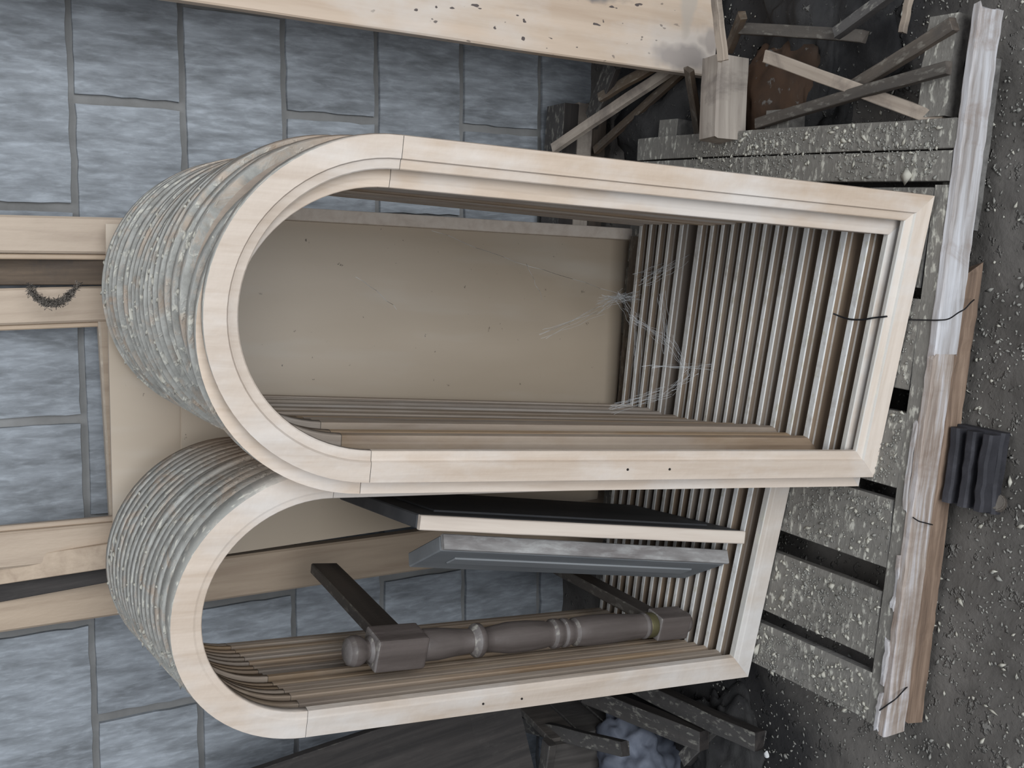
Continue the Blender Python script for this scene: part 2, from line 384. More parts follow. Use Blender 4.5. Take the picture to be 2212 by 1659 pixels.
# ------------------------------------------------------------------ block wall
WY, WYAW, WTILT = 2.275, radians(-4.6), radians(3.4)
wm = Matrix.Translation((0, WY, 0)) @ Matrix.Rotation(WYAW, 4, 'Z') @ Matrix.Rotation(-WTILT, 4, 'Y')
def wall():
    bm = bmesh.new()
    bmesh.ops.create_cube(bm, size=1, matrix=Matrix.Translation((0, .11, 1.2)) @ Matrix.Diagonal((5.2, .2, 3.2, 1)))
    o = mobj('wall_back', bmmesh('wall_back', bm), M['mortar']); o.matrix_basis = wm
    tag(o, kind='structure')
    variants = []
    for k in range(5):
        rnd = random.Random(k + 40)
        L, Hh, nx, nz = .387, .194, 14, 7
        vs, fs = [], []
        for j in range(nz + 1):
            for i in range(nx + 1):
                x = L * i / nx; z = Hh * j / nz
                e = (i in (0, nx)) or (j in (0, nz))
                xx = x + (rnd.uniform(-.0016, .0016) if e else 0); zz = z + (rnd.uniform(-.0016, .0016) if e else 0)
                vs.append((xx, (-.0002 if e else -.0014) + rnd.uniform(-.0003, .0003), zz))
        f0 = len(vs)
        for j in range(nz):
            for i in range(nx):
                a = j * (nx + 1) + i; fs.append((a, a + 1, a + nx + 2, a + nx + 1))
        ring = [i for i in range(nx + 1)] + [j * (nx + 1) + nx for j in range(1, nz + 1)] + [nz * (nx + 1) + i for i in range(nx - 1, -1, -1)] + [j * (nx + 1) for j in range(nz - 1, 0, -1)]
        bi = []
        for r in ring:
            v = vs[r]; bi.append(len(vs)); vs.append((v[0], .015, v[2]))
        for q in range(len(ring)):
            a, b2 = ring[q], ring[(q + 1) % len(ring)]; c, d = bi[q], bi[(q + 1) % len(ring)]
            fs.append((a, c, d, b2))
        me = mesh('block', vs, fs); me.materials.append(M['block']); variants.append(me)
    rnd = random.Random(3)
    for k in range(-1, 8):
        z = .083 + .208 * k + .007
        off = .60 if k % 2 == 0 else .80
        for i in range(-5, 2):
            s = off + .405 * i
            b = mobj('block', variants[rnd.randrange(5)], None, o); b.location = (s + .009, rnd.uniform(-.0004, .0004), z)
wall()

# ------------------------------------------------------------------ arched frames
FW = .042   # face width
PROF = [(0, 0), (.0275, 0), (.0285, .0018), (.0295, .0042), (.0320, .0048), (.0405, .0060), (.042, .0075), (.042, .0150), (.0150, .0154), (.0150, .0275), (0, .0275)]
PROF_IN = [(0, 0), (.011, 0), (.030, 0), (.033, .0006), (.0405, .0010), (.0410, .0012), (.0415, .0015), (.042, .0022), (.042, .0110), (.0120, .0114), (.0120, .0275), (0, .0275)]
def sweep(name, stations, closed_profile, smooth_ang=None):
    """stations: list of functions (r,d)->xyz"""
    vs, fs = [], []; n = len(closed_profile)
    for st in stations:
        for (r, d) in closed_profile: vs.append(st(r, d))
    for i in range(len(stations) - 1):
        for j in range(n):
            a = i * n + j; b = i * n + (j + 1) % n; fs.append((a, b, b + n, a + n))
    fs.append(tuple(range(n))); fs.append(tuple(range(len(stations) * n - 1, (len(stations) - 1) * n - 1, -1)))
    bm = bmesh.new(); me0 = mesh(name, vs, fs); bm.from_mesh(me0); bpy.data.meshes.remove(me0)
    return bmmesh(name, bm)
def frame_meshes(W, Hh, inner, square=False):
    PROF = globals()['PROF_IN' if inner or square else 'PROF']; fm, sm = ('frame_in', 'sill_in') if inner else ('frame', 'frame_x')
    R = W / 2; zs = Hh - R; g = .0005
    arch = sweep('arch_head', [(lambda r, d, a=a: ((R - r) * cos(a), d, zs + (R - r) * sin(a))) for a in [pi * i / 40 + (0.0012 if i == 0 else -.0012 if i == 40 else 0) for i in range(41)]], PROF)
    jr = sweep('jamb', [(lambda r, d: (R - r, d, r + .00005)), (lambda r, d: (R - r, d, zs * .5)), (lambda r, d: (R - r, d, zs - g))], PROF)
    jl = sweep('jamb', [(lambda r, d: (-R + r, d, r + .00005)), (lambda r, d: (-R + r, d, zs * .5)), (lambda r, d: (-R + r, d, zs - g))], PROF)
    si = sweep('sill', [(lambda r, d: (-R + r + .00005, d, r)), (lambda r, d: (0, d, r)), (lambda r, d: (R - r - .00005, d, r))], PROF)
    for m_ in (arch, jr, jl): m_.materials.append(M[fm])
    si.materials.append(M[sm])
    n = len(PROF)
    for m_ in (arch, jr, jl, si):        # undusted brown wood, darkened to paint in the glazing rebate's shade
        m_.materials.append(M['rebate_shade'])
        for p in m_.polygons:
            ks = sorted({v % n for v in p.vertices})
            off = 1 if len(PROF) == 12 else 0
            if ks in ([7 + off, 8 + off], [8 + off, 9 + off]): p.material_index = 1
    if inner:                            # thick dust lies on the rims of the arched heads
        arch.materials.append(M['rim'])
        for p in arch.polygons:
            if sorted({v % n for v in p.vertices}) in ([0, 1], [0, n - 1]): p.material_index = 2
    for p in arch.polygons:
        if len(p.vertices) == 4 and abs(p.normal.y) < .2: p.use_smooth = True
    return arch, jl, jr, si
ZB = .0945
FRAMES = []
def make_frame(meshes, cx, cy, yaw, tilt, lean, sy, label, group, first=False, holes=None):
    e = empty('arched_frame')
    e.matrix_basis = (Matrix.Translation((cx, cy, ZB)) @ Matrix.Rotation(radians(yaw), 4, 'Z') @ Matrix.Rotation(-radians(lean), 4, 'X') @ Matrix.Rotation(-radians(tilt), 4, 'Y')
                      @ Matrix.Diagonal((1, sy, 1, 1)))
    tag(e, label, 'frame', group)
    parts = []
    for nm, me in zip(('arch_head', 'jamb', 'jamb', 'sill'), meshes):
        parts.append(mobj(nm, me, None, e))
    if holes:
        for (lx, lz) in holes:
            bm = bmesh.new()
            bmesh.ops.create_cone(bm, cap_ends=True, segments=10, radius1=.0024, radius2=.0018, depth=.003, matrix=Matrix.Translation((lx, .0006, lz)) @ Matrix.Rotation(pi / 2, 4, 'X'))
            mobj('screw_hole', bmmesh('screw_hole', bm), M['hole'], parts[1])
    FRAMES.append(e)
    return e
def lerp_tab(tab, x):
    if x <= tab[0][0]: return tab[0][1]
    for (a, va), (b, vb) in zip(tab, tab[1:]):
        if x <= b: return va + (vb - va) * (x - a) / (b - a)
    return tab[-1][1]
ORD = ['first', 'second', 'third', 'fourth', 'fifth', 'sixth', 'seventh', 'eighth', 'ninth', 'tenth', 'eleventh', 'twelfth', 'thirteenth', 'fourteenth', 'fifteenth', 'sixteenth', 'seventeenth', 'eighteenth', 'nineteenth', 'twentieth']
# near stack (A)
WA, HA = .451, 1.061
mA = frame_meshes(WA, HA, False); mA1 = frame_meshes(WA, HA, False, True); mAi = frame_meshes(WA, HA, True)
yA = [1.184, 1.217, 1.252, 1.293, 1.336, 1.375, 1.413, 1.447, 1.477, 1.505, 1.532, 1.560, 1.586, 1.614, 1.645, 1.700, 1.736, 1.766, 1.795, 1.826, 1.857]
cxA = [.074, .057, .058, .088, .092, .103, .105, .104, .106, .104, .107, .108, .110, .112, .116, .123, .130, .131, .135, .136]
jit = random.Random(5)
nA = 20
for i in range(nA):
    t = i / (nA - 1)
    yaw = lerp_tab([(0, -15.6), (.35, -13.6), (.7, -11.5), (1, -9.0)], t)
    lean = 7.8
    tilt = 1.4 - 1.25 * t + (jit.uniform(-.12, .12) if i else 0)
    gap = yA[i + 1] - yA[i]
    sy = (gap * cos(radians(yaw)) * cos(radians(lean)) - (.0062 if i < 1 else .0042 if i < 2 else .0024)) / .0275
    if i == 0: lab = 'front arched wooden frame of the nearer stack, two screw holes in its jamb'
    elif i == nA - 1: lab = 'rearmost arched wooden frame of the nearer stack, next to the brown hardboard'
    elif i == 1: lab = 'arched wooden frame just behind the front one of the nearer stack, shifted aside'
    else: lab = ORD[i] + ' arched wooden frame from the front of the nearer stack'
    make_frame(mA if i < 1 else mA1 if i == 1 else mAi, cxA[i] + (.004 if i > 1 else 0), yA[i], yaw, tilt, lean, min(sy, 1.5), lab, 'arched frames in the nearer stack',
               holes=[(-WA / 2 + .016, .452), (-WA / 2 + .016, .382)] if i == 0 else None)
# farther stack (B)
WB, HB = .416, 1.043
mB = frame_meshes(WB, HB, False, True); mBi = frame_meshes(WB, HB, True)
yB = [1.469, 1.509, 1.546, 1.577, 1.606, 1.634, 1.660, 1.686, 1.712, 1.738, 1.765, 1.791, 1.818, 1.846, 1.874, 1.901, 1.928]
nB = 16
for i in range(nB):
    t = i / (nB - 1)
    yaw = lerp_tab([(0, -15.8), (.4, -13), (1, -9)], t)
    lean = 2.2
    tilt = .1 - .08 * t + (jit.uniform(-.1, .1) if i else 0)
    cx = -.3295 + .0205 * t + (jit.uniform(-.002, .002) if i else 0)
    gap = yB[i + 1] - yB[i]
    sy = (gap * cos(radians(yaw)) - .0026) / .0275
    if i == 0: lab = 'front arched wooden frame of the farther stack, around the turned wooden leg'
    elif i == nB - 1: lab = 'rearmost arched wooden frame of the farther stack, nearest the block wall'
    else: lab = ORD[i] + ' arched wooden frame from the front of the farther stack'
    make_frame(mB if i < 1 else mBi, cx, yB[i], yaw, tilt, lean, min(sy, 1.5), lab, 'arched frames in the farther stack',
               holes=[(-WB / 2 + .017, .545), (-WB / 2 + .017, .475)] if i == 0 else None)

# ------------------------------------------------------------------ pallet
PYAW = radians(-8.2)
pal = empty('pallet', (-.547, 1.226, 0), (0, 0, PYAW))
tag(pal, 'low grimy wooden pallet under both stacks of arched frames', 'pallet')
def pslat(s0, s1, d0, d1, zt=.09, th=.018, mat='slat', nm='slat', dy=0.0, wob=.0012):
    p0 = Vector(((s0 + s1) / 2 - dy, d0, zt - th / 2)); p1 = Vector(((s0 + s1) / 2 + dy, d1, zt - th / 2))
    _seed[0] += 1
    L = (p1 - p0).length
    me = plank_mesh(nm, L, (s1 - s0), th, seg=8, wob=wob, seed=_seed[0], ragged=.004)
    # local X of the plank runs along depth; slat material grain follows local Y, so rotate mesh data
    me.transform(Matrix.Rotation(pi / 2, 4, 'Z'))
    o = mobj(nm, me, M[mat], pal)
    o.location = p0; o.rotation_euler = (0, 0, -atan2(p1.x - p0.x, p1.y - p0.y))
    return o
for s0, s1, dy in ((0.0, .078, -.008), (.103, .214, -.006), (.258, .368, -.002), (.392, .512, .002), (.548, .690, .002), (.704, .858, 0), (.868, .914, 0), (.9165, .962, 0)):
    pslat(s0, s1, .004 if s0 > .86 else .031, .80, dy=dy)
def pbeam(nm, s0, s1, d0, d1, z0, z1, mat, **kw):
    _seed[0] += 1
    me = plank_mesh(nm, s1 - s0, d1 - d0, z1 - z0, seed=_seed[0], **kw)
    o = mobj(nm, me, M[mat], pal); o.location = (s0, (d0 + d1) / 2, (z0 + z1) / 2)
    return o
pbeam('cross_board', .004, .862, .003, .030, .072, .0895, 'slat', seg=14, wob=.0015)
pbeam('front_board', .0, .603, -.014, .003, .046, .0925, 'beam_mid', seg=36, wob=.0016, ragged=.006, bev=.003)
pbeam('front_board', .604, 1.122, -.014, .003, .040, .0925, 'beam_top', seg=30, wob=.0016, ragged=.006, bev=.003)
for (a, b, z) in ((.0, .06, .094), (.075, .15, .0945), (.20, .285, .0945), (.36, .50, .0945)):   # split slivers along the top arris
    pbeam('sliver', a, b, .001, .010, z - .008, z, 'beam_top', seg=8, wob=.0025, ragged=.004, bev=.002)
pbeam('bottom_runner', .012, .742, -.013, .02, .004, .0455, 'beam_low', seg=40, wob=.0022, ragged=.012, bev=.004)
pbeam('stringer', .02, 1.0, .38, .44, .0, .071, 'slat', seg=8)
pbeam('stringer', .02, 1.0, .70, .76, .0, .071, 'slat', seg=8)
pbeam('end_board', .966, 1.118, .030, .085, .055, .086, 'slat', seg=6, wob=.003)
pbeam('bottom_runner', .80, 1.06, .01, .05, .0, .05, 'slat', seg=6)

# ------------------------------------------------------------------ half-open door frames leaning on the wall
def door(name, x0, x1, yb, z_rail, label, lean=4.0, tilt=3.2, mat='door', sw=.066, swl=None):
    xm = (x0 + x1) / 2; Wd = x1 - x0
    e = empty(name)
    e.matrix_basis = Matrix.Translation((xm, yb, 0.0)) @ Matrix.Rotation(radians(-4.5), 4, 'Z') @ Matrix.Rotation(-radians(lean), 4, 'X') @ Matrix.Rotation(-radians(tilt), 4, 'Y')
    tag(e, label, 'door frame', 'open door frames leaning on the block wall')
    for s in (-1, 1):
        _seed[0] += 1
        ww = sw if s > 0 or swl is None else swl
        me = plank_mesh('stile', 1.95, ww, .034, seg=4, wob=.0006, bev=.004, seed=_seed[0])
        me.transform(Matrix.Rotation(-pi / 2, 4, 'Y') )
        # plank X -> +Z
        o = mobj('stile', me, M[mat], e); o.location = (s * (Wd / 2 - ww / 2), 0, 0); o.rotation_euler = (0, 0, pi / 2)
        _seed[0] += 1
        # small inner bead on each stile
        mb = plank_mesh('bead', 1.95 - z_rail, .010, .016, seg=3, wob=.0004, bev=.003, seed=_seed[0]); mb.transform(Matrix.Rotation(-pi / 2, 4, 'Y'))
        b = mobj('bead', mb, M[mat], o); b.location = (0.004, s * (ww / 2 + .005), z_rail)
    for z0, z1 in ((z_rail - .12, z_rail), (0.0, .14), (1.83, 1.95)):
        _seed[0] += 1
        me = plank_mesh('rail', Wd - sw - (swl or sw), z1 - z0, .032, seg=4, wob=.0006, bev=.004, seed=_seed[0])
        me.transform(Matrix.Rotation(pi / 2, 4, 'X'))
        o = mobj('rail', me, M[mat], e); o.location = (-Wd / 2 + (swl or sw), 0.002, (z0 + z1) / 2)
    return e
door('door_frame', -.278, .352, 2.075, 1.052, 'open wooden door frame with mid rail, standing nearer the big pine board')
door('door_frame', -.370, .258, 2.125, 1.10, 'open wooden door frame behind the other, its stile showing beside the farther stack', tilt=4.6, swl=.086)

for (a, b, wd, mt, lab) in (((-10, 583, 2.20), (330, 583, 2.13), .055, 'scrap', 'dark brown plank standing between the two door frame stiles above the nearer stack'),
                            ((-10, 1236, 2.20), (330, 1186, 2.13), .045, 'door', 'brown plank standing beside the door frame stile above the farther stack'),
                            ((-10, 1272, 2.225), (330, 1212, 2.16), .05, 'scrap_dark', 'dark plank in the slit between the stiles above the farther stack')):
    p0, p1 = aty(*b), aty(*a); d = (p0 - p1).normalized()
    o = stick('plank', p0 + d * .12, p1 - d * .08, wd, .016, M[mt], up=(0, -1, 0), seg=5, wob=.0008); tag(o, lab, 'plank')
lp = [aty(62, 618, 2.10), aty(72, 640, 2.10), aty(98, 655, 2.10), aty(125, 655, 2.10), aty(150, 637, 2.10), aty(168, 612, 2.10)]
M['fluff'] = mottled('dusty_cobweb_rope', [(.16, .14, .12), (.22, .19, .165), (.28, .25, .22)], 60, .95, bmp=.5)
def fuzz(name, path, n, spread, r, mat, sd):
    rn = random.Random(sd); vs, fs = [], []
    for _ in range(n):
        a, b = sorted((rn.randrange(len(path)), rn.randrange(len(path))))
        if b - a < 4: continue
        pts = [path[i] + Vector((rn.gauss(0, spread), rn.gauss(0, spread * .5), rn.gauss(0, spread))) for i in range(a, b + 1)]
        base = len(vs)
        for p in pts:
            for k in range(3): vs.append(p + Vector((cos(2.094 * k) * r, 0, sin(2.094 * k) * r)))
        for i in range(len(pts) - 1):
            for k in range(3): fs.append((base + i * 3 + k, base + i * 3 + (k + 1) % 3, base + (i + 1) * 3 + (k + 1) % 3, base + (i + 1) * 3 + k))
    return mobj(name, mesh(name, vs, fs, True), mat)
o = fuzz('cobweb_loop', smooth_path([p + Vector((0, -.012, 0)) for p in lp], 8), 120, .0038, .00042, M['fluff'], 3); tag(o, 'dusty grey cobweb loop hanging on the door frame stile', 'cobweb', kind='stuff')
# hardboard panels behind the stacks
def sheet(name, pts_top, pts_bot, T, mat, label, cat, edge=None):
    """board given by its top-left, top-right, bottom-left, bottom-right corners on its front face"""
    tl, tr = [Vector(p) for p in pts_top]; bl, br = [Vector(p) for p in pts_bot]
    nrm = (tr - tl).cross(bl - tl).normalized()
    if nrm.y > 0: nrm = -nrm   # towards camera
    base = (bl + br) / 2
    n, m = 6, 8; vs, fs = [], []
    for side in (0, 1):
        for j in range(m + 1):
            for i in range(n + 1):
                a = tl.lerp(tr, i / n); b = bl.lerp(br, i / n)
                p = b.lerp(a, j / m) - nrm * (T * side) + nrm * (.003 * sin(pi * i / n) * sin(pi * j / m))
                vs.append(p - base)
    S = (n + 1) * (m + 1)
    for j in range(m):
        for i in range(n):
            a = j * (n + 1) + i
            fs.append((a, a + 1, a + n + 2, a + n + 1)); fs.append((S + a, S + a + n + 1, S + a + n + 2, S + a + 1))
    ring = [i for i in range(n + 1)] + [j * (n + 1) + n for j in range(1, m + 1)] + [m * (n + 1) + i for i in range(n - 1, -1, -1)] + [j * (n + 1) for j in range(m - 1, 0, -1)]
    for q in range(len(ring)):
        a, b = ring[q], ring[(q + 1) % len(ring)]; fs.append((a, a + S, b + S, b))
    bm = bmesh.new(); me0 = mesh(name, vs, fs); bm.from_mesh(me0)
    o = mobj(name, bmmesh(name, bm), M[mat]); o.location = base
    return tag(o, label, cat)
# rear wide board (its top edge shows between the two stacks)
sheet('plywood_board', (aty(247, 1234, 2.075), aty(228, 484, 2.060)), (aty(1290, 1078, 1.985), aty(1366, 520, 1.97)), .012, 'hardboard',
      'wide tan board leaning across the door frames, its top edge showing between the stacks', 'board')
# front board seen through the nearer stack
sheet('hardboard_panel', (aty(392, 980, 2.03), aty(392, 462, 2.015)), (aty(1328, 905, 1.945), aty(1364, 521, 1.925)), .010, 'hardboard',
      'smooth brown hardboard panel seen through the arches of the nearer stack', 'board')
stick('batten', aty(1376, 508, 1.905), aty(560, 459, 1.995), .024, .014, M['edge'], up=(0, -1, 0), seg=8, wob=.0006)
tag(bpy.context.scene.objects[-1] if False else C.objects[-1], 'narrow grey batten standing along the edge of the brown hardboard', 'batten')
stick('plank', atz(1350, 905, .10) + Vector((0, .0, 0)), atz(1384, 512, .10), .03, .03, M['scrap'], seg=6)
tag(C.objects[-1], 'brown plank on the pallet under the edge of the hardboard panel', 'plank')

# ------------------------------------------------------------------ big pine board on the right
bt = Matrix.Translation((.625, 1.745, .015)) @ Matrix.Rotation(radians(-7), 4, 'Z') @ Matrix.Rotation(-radians(9), 4, 'X') @ Matrix.Rotation(-radians(.2), 4, 'Y')
me = plank_mesh('pine_board', 1.95, .42, .032, seg=10, wob=.0015, bev=.003, seed=77, ragged=.002)
me.transform(Matrix.Rotation(-pi / 2, 4, 'Y')); me.transform(Matrix.Rotation(pi / 2, 4, 'Z')); me.transform(Matrix.Translation((.21, 0, 0)))
o = mobj('pine_board', me, M['board_big']); o.matrix_basis = bt
tag(o, 'wide pale pine board leaning on the wall, spotted with stains at its foot', 'board')
PINE = o

# ------------------------------------------------------------------ turned leg stand inside the farther stack
def lathe(name, prof, mat, parent, sides=24, zoff=0):
    vs, fs = [], []
    for (z, r) in prof:
        for k in range(sides):
            a = 2 * pi * k / sides; vs.append((r * cos(a), r * sin(a), z + zoff))
    for i in range(len(prof) - 1):
        for k in range(sides):
            fs.append((i * sides + k, i * sides + (k + 1) % sides, (i + 1) * sides + (k + 1) % sides, (i + 1) * sides + k))
    fs.append(tuple(range(sides - 1, -1, -1))); fs.append(tuple(range((len(prof) - 1) * sides, len(prof) * sides)))
    return mobj(name, mesh(name, vs, fs, True), mat, parent)
def block_mesh(name, w, d, z0, z1, bev=.006):
    bm = bmesh.new(); bmesh.ops.create_cube(bm, size=1, matrix=Matrix.Translation((0, 0, (z0 + z1) / 2)) @ Matrix.Diagonal((w, d, z1 - z0, 1)))
    bmesh.ops.bevel(bm, geom=bm.edges[:], offset=bev, segments=3, profile=.6, affect='EDGES')
    return bmmesh(name, bm)
lb, lt = Vector((-.446, 1.640, .143)), Vector((-.421, 1.625, .85))
st = empty('turned_leg_stand'); tag(st, 'dusty brown turned leg with two rails, standing inside the farther stack', 'furniture part')
zax = (lt - lb).normalized(); yv = Vector((-.3, -1, 0)); xax = yv.cross(zax).normalized() * -1; yv = zax.cross(xax)
st.matrix_basis = Matrix(((xax.x, yv.x, zax.x, lb.x), (xax.y, yv.y, zax.y, lb.y), (xax.z, yv.z, zax.z, lb.z), (0, 0, 0, 1)))
Hl = (lt - lb).length
leg = empty('leg'); leg.parent = st
mobj('lower_block', block_mesh('lower_block', .047, .047, .012, .085), M['turned'], leg)
mobj('upper_block', block_mesh('upper_block', .056, .056, .565, .655), M['turned'], leg)
lathe('turned_shaft', [(.080, .018), (.086, .021), (.100, .0215), (.104, .024), (.108, .0245), (.112, .022), (.14, .0235), (.19, .0265), (.235, .027), (.262, .025), (.268, .0215), (.274, .0225), (.279, .025), (.287, .0255), (.291, .0225), (.295, .0225), (.299, .0255), (.309, .026), (.315, .0225), (.320, .0215), (.326, .0235), (.36, .0265), (.40, .0265), (.435, .0215), (.447, .020), (.451, .024), (.456, .0285), (.464, .0285), (.469, .024), (.474, .020), (.50, .0225), (.535, .0265), (.56, .0265), (.57, .024)], M['turned'], leg)
lathe('brass_sleeve', [(.085, .0225), (.087, .0232), (.101, .0232), (.103, .0225)], M['brass'], leg)
lathe('finial', [(.650, .020), (.656, .0225), (.660, .0165), (.664, .0155), (.669, .021), (.677, .0245), (.686, .0245), (.694, .021), (.698, .013), (.699, .002)], M['turned'], leg)
lathe('bun_foot', [(0, .014), (.003, .019), (.008, .021), (.013, .019), (.016, .016)], M['turned'], leg)
inv = st.matrix_basis.inverted()
def strail(p0, p1, W, T, mat):
    _seed[0] += 1
    a, b = inv @ Vector(p0), inv @ Vector(p1)
    me = plank_mesh('rail', (b - a).length, T, W, seg=5, wob=.0006, bev=.002, seed=_seed[0])
    o = mobj('rail', me, M[mat], st); o.matrix_basis = orient(a, b, (0, 0, 1)); return o
top = lb + zax * .61; low = lb + zax * .075
strail(top + Vector((.012, .02, .0)), aty(700, 1228, 2.02), .052, .020, 'turned_dark')
strail(low + Vector((.012, .02, 0)), aty(1205, 1225, 1.99), .040, .020, 'turned_dark')

# ------------------------------------------------------------------ two loose panels standing inside the farther stack
def slab(name, fb, ft, depth_vec, T, mats, label, cat):
    """door-like slab: front bottom point, front top point, vector into depth, thickness"""
    fb, ft, dv = Vector(fb), Vector(ft), Vector(depth_vec)
    e = empty(name, fb); tag(e, label, cat)
    z = (ft - fb); L = z.length; zx = z.normalized(); D = dv.length; dy = (dv - zx * dv.dot(zx)).normalized(); x = dy.cross(zx)
    base = Matrix(((x.x, dy.x, zx.x, 0), (x.y, dy.y, zx.y, 0), (x.z, dy.z, zx.z, 0), (0, 0, 0, 1)))
    bm = bmesh.new(); bmesh.ops.create_cube(bm, size=1, matrix=Matrix.Translation((0, D / 2 + .004, L / 2)) @ Matrix.Diagonal((T, D - .008, L, 1)))
    bmesh.ops.bevel(bm, geom=bm.edges[:], offset=.002, segments=1, affect='EDGES')
    core = mobj('core', bmmesh('core', bm), M[mats[0]], e); core.matrix_basis = base
    # solid edge lipping along the front
    me = plank_mesh('edge_lipping', L, .010, T * 1.02, seg=8, wob=.0005, bev=.0015, seed=len(label))
    me.transform(Matrix.Rotation(-pi / 2, 4, 'Y'))
    lo = mobj('edge_lipping', me, M[mats[1]], e)
    lo.matrix_basis = base @ Matrix.Translation((0, 0.0, 0))
    # raised field on the face
    for s in (-1, 1):
        bm = bmesh.new()
        bmesh.ops.create_cube(bm, size=1, matrix=Matrix.Translation((s * (T / 2 + .001), D / 2, L / 2)) @ Matrix.Diagonal((.004, D - .09, L - .09, 1)))
        bmesh.ops.bevel(bm, geom=bm.edges[:], offset=.0018, segments=1, affect='EDGES')
        f = mobj('raised_field', bmmesh('raised_field', bm), M[mats[0]], e); f.matrix_basis = base
    return e
slab('cabinet_door', (-.268, 1.492, .141), (-.208, 1.50, .775), (.014, .33, .0), .022, ('darkpanel', 'edge'),
     'dark panel with a pale front edge, leaning inside the farther stack', 'panel')
slab('cabinet_door', (-.309, 1.535, .141), (-.246, 1.54, .715), (-.045, .115, 0), .024, ('greypanel', 'dustyedge'),
     'shorter grey dusty panel leaning between the pale-edged panel and the turned leg', 'panel')

# ------------------------------------------------------------------ scraps right of the pallet
def scrap(nm, a, za, b, zb, W, T, mat, label, cat='offcut', up=(0, 0, 1), **kw):
    o = stick(nm, atz(*a, za), atz(*b, zb), W, T, M[mat], up=up, wob=.0012, ragged=.002, **kw)
    return tag(o, label, cat)
G = 'offcuts beside the pallet'
scrap('batten', (1655, 122), .13, (2035, 262), .075, .021, .012, 'scrap_pale', 'pale batten crossed by a brown one, right beside the pallet')
scrap('batten', (1636, 268), .085, (2050, 146), .115, .019, .014, 'scrap', 'brown batten crossing over the pale batten beside the pallet')
scrap('batten', (1838, 192), .08, (2062, 52), .09, .022, .014, 'scrap', 'brown batten running to the far end of the pallet front board')
scrap('plank', (1592, 62), .12, (1868, 80), .09, .020, .016, 'scrap', 'straight brown plank lying behind the crossed battens, pointing at the pine board')
scrap('offcut', (1574, 108), .10, (1604, 34), .14, .018, .014, 'scrap', 'short slanted offcut near the foot of the pine board')
scrap('bar', (1806, 74), .11, (1922, -12), .10, .018, .018, 'scrap_dark', 'dark square bar at the picture edge behind the crossed battens')
scrap('batten', (1546, -14), .19, (1562, 132), .17, .018, .012, 'scrap_pale', 'pale thin batten running from the wooden block out past the pine board')
scrap('rod', (1966, -12), .05, (1950, 72), .045, .012, .010, 'scrap_pale', 'thin pale rod on the dirt near the end of the pallet')
# wooden block
b0, b1 = atz(1560, 305, .105), atz(1568, 128, .105)
o = stick('wooden_block', b0, b1, .052, .075, M['scrap_pale'], seg=6, wob=.0006, bev=.004, ragged=.002)
tag(o, 'thick pale sawn block lying on the edge of the pallet', 'block')
# dark hollow: sticks under the pine board
scrap('batten', (1196, 322), .16, (1452, 150), .06, .022, .014, 'scrap_pale', 'grey-brown batten slanting through the dark hollow under the pine board')
scrap('batten', (1296, 212), .13, (1420, 140), .09, .020, .014, 'scrap', 'upper short batten in the dark hollow, parallel to the grey-brown one')
scrap('batten', (1286, 326), .05, (1480, 150), .05, .018, .012, 'scrap', 'lower batten in the dark hollow, half lost in the dirt')
scrap('board', (1278, 262), .10, (1328, 132), .14, .05, .014, 'scrap_dark', 'dark short board against the wall foot by the hollow')
scrap('batten', (1488, 150), .12, (1512, 305), .03, .022, .012, 'scrap', 'brown batten standing in the hollow next to the wooden block')
for k, mt in enumerate(('scrap', 'scrap_pale', 'scrap_dark')):
    z = .022 + .044 * k
    p0 = Vector((.36, 2.178 - .006 * k, z)); p1 = Vector((.655 - .008 * k, 2.155 - .006 * k, z))
    o = stick('plank', p0, p1, .075, .040, M[mt], seg=6, wob=.001, ragged=.003)
    tag(o, ['bottom', 'middle', 'top'][k] + ' plank of the small pile at the foot of the wall', 'plank', 'pile of planks at the wall foot')
# rusty sheet
def lump(name, center, sx, sy, sz, mat, seed, sub=3, amp=.25, freq=6, flat=False):
    bm = bmesh.new(); bmesh.ops.create_icosphere(bm, subdivisions=sub, radius=1)
    off = Vector((seed * 3.1, seed * 1.7, seed * .9))
    for v in bm.verts:
        n = noise.noise(v.co * freq * .3 + off) * amp + noise.noise(v.co * freq + off) * amp * .4
        c = v.co * (1 + n); v.co = Vector((c.x * sx, c.y * sy, max(c.z, -.35) * sz))
    o = mobj(name, bmmesh(name, bm, not flat), mat); o.location = center; return o
p = atz(1680, 190, .03)
o = lump('rusty_sheet', p, .10, .09, .03, M['rust'], 4, 4, .5, 4); tag(o, 'crumpled rusty sheet lying under the crossed battens', 'scrap')
o = lump('dirt_pile', atz(1440, 290, .0), .16, .14, .05, M['shaded_dirt'], 9, 4, .5, 5); tag(o, 'heap of dark dirt in the hollow behind the pallet', 'dirt pile')
o = lump('dirt_pile', atz(1790, 20, -.005), .22, .14, .045, M['shaded_dirt'], 12, 5, .6, 7); tag(o, 'heap of dark dirt and dust beyond the crossed battens', 'dirt pile')

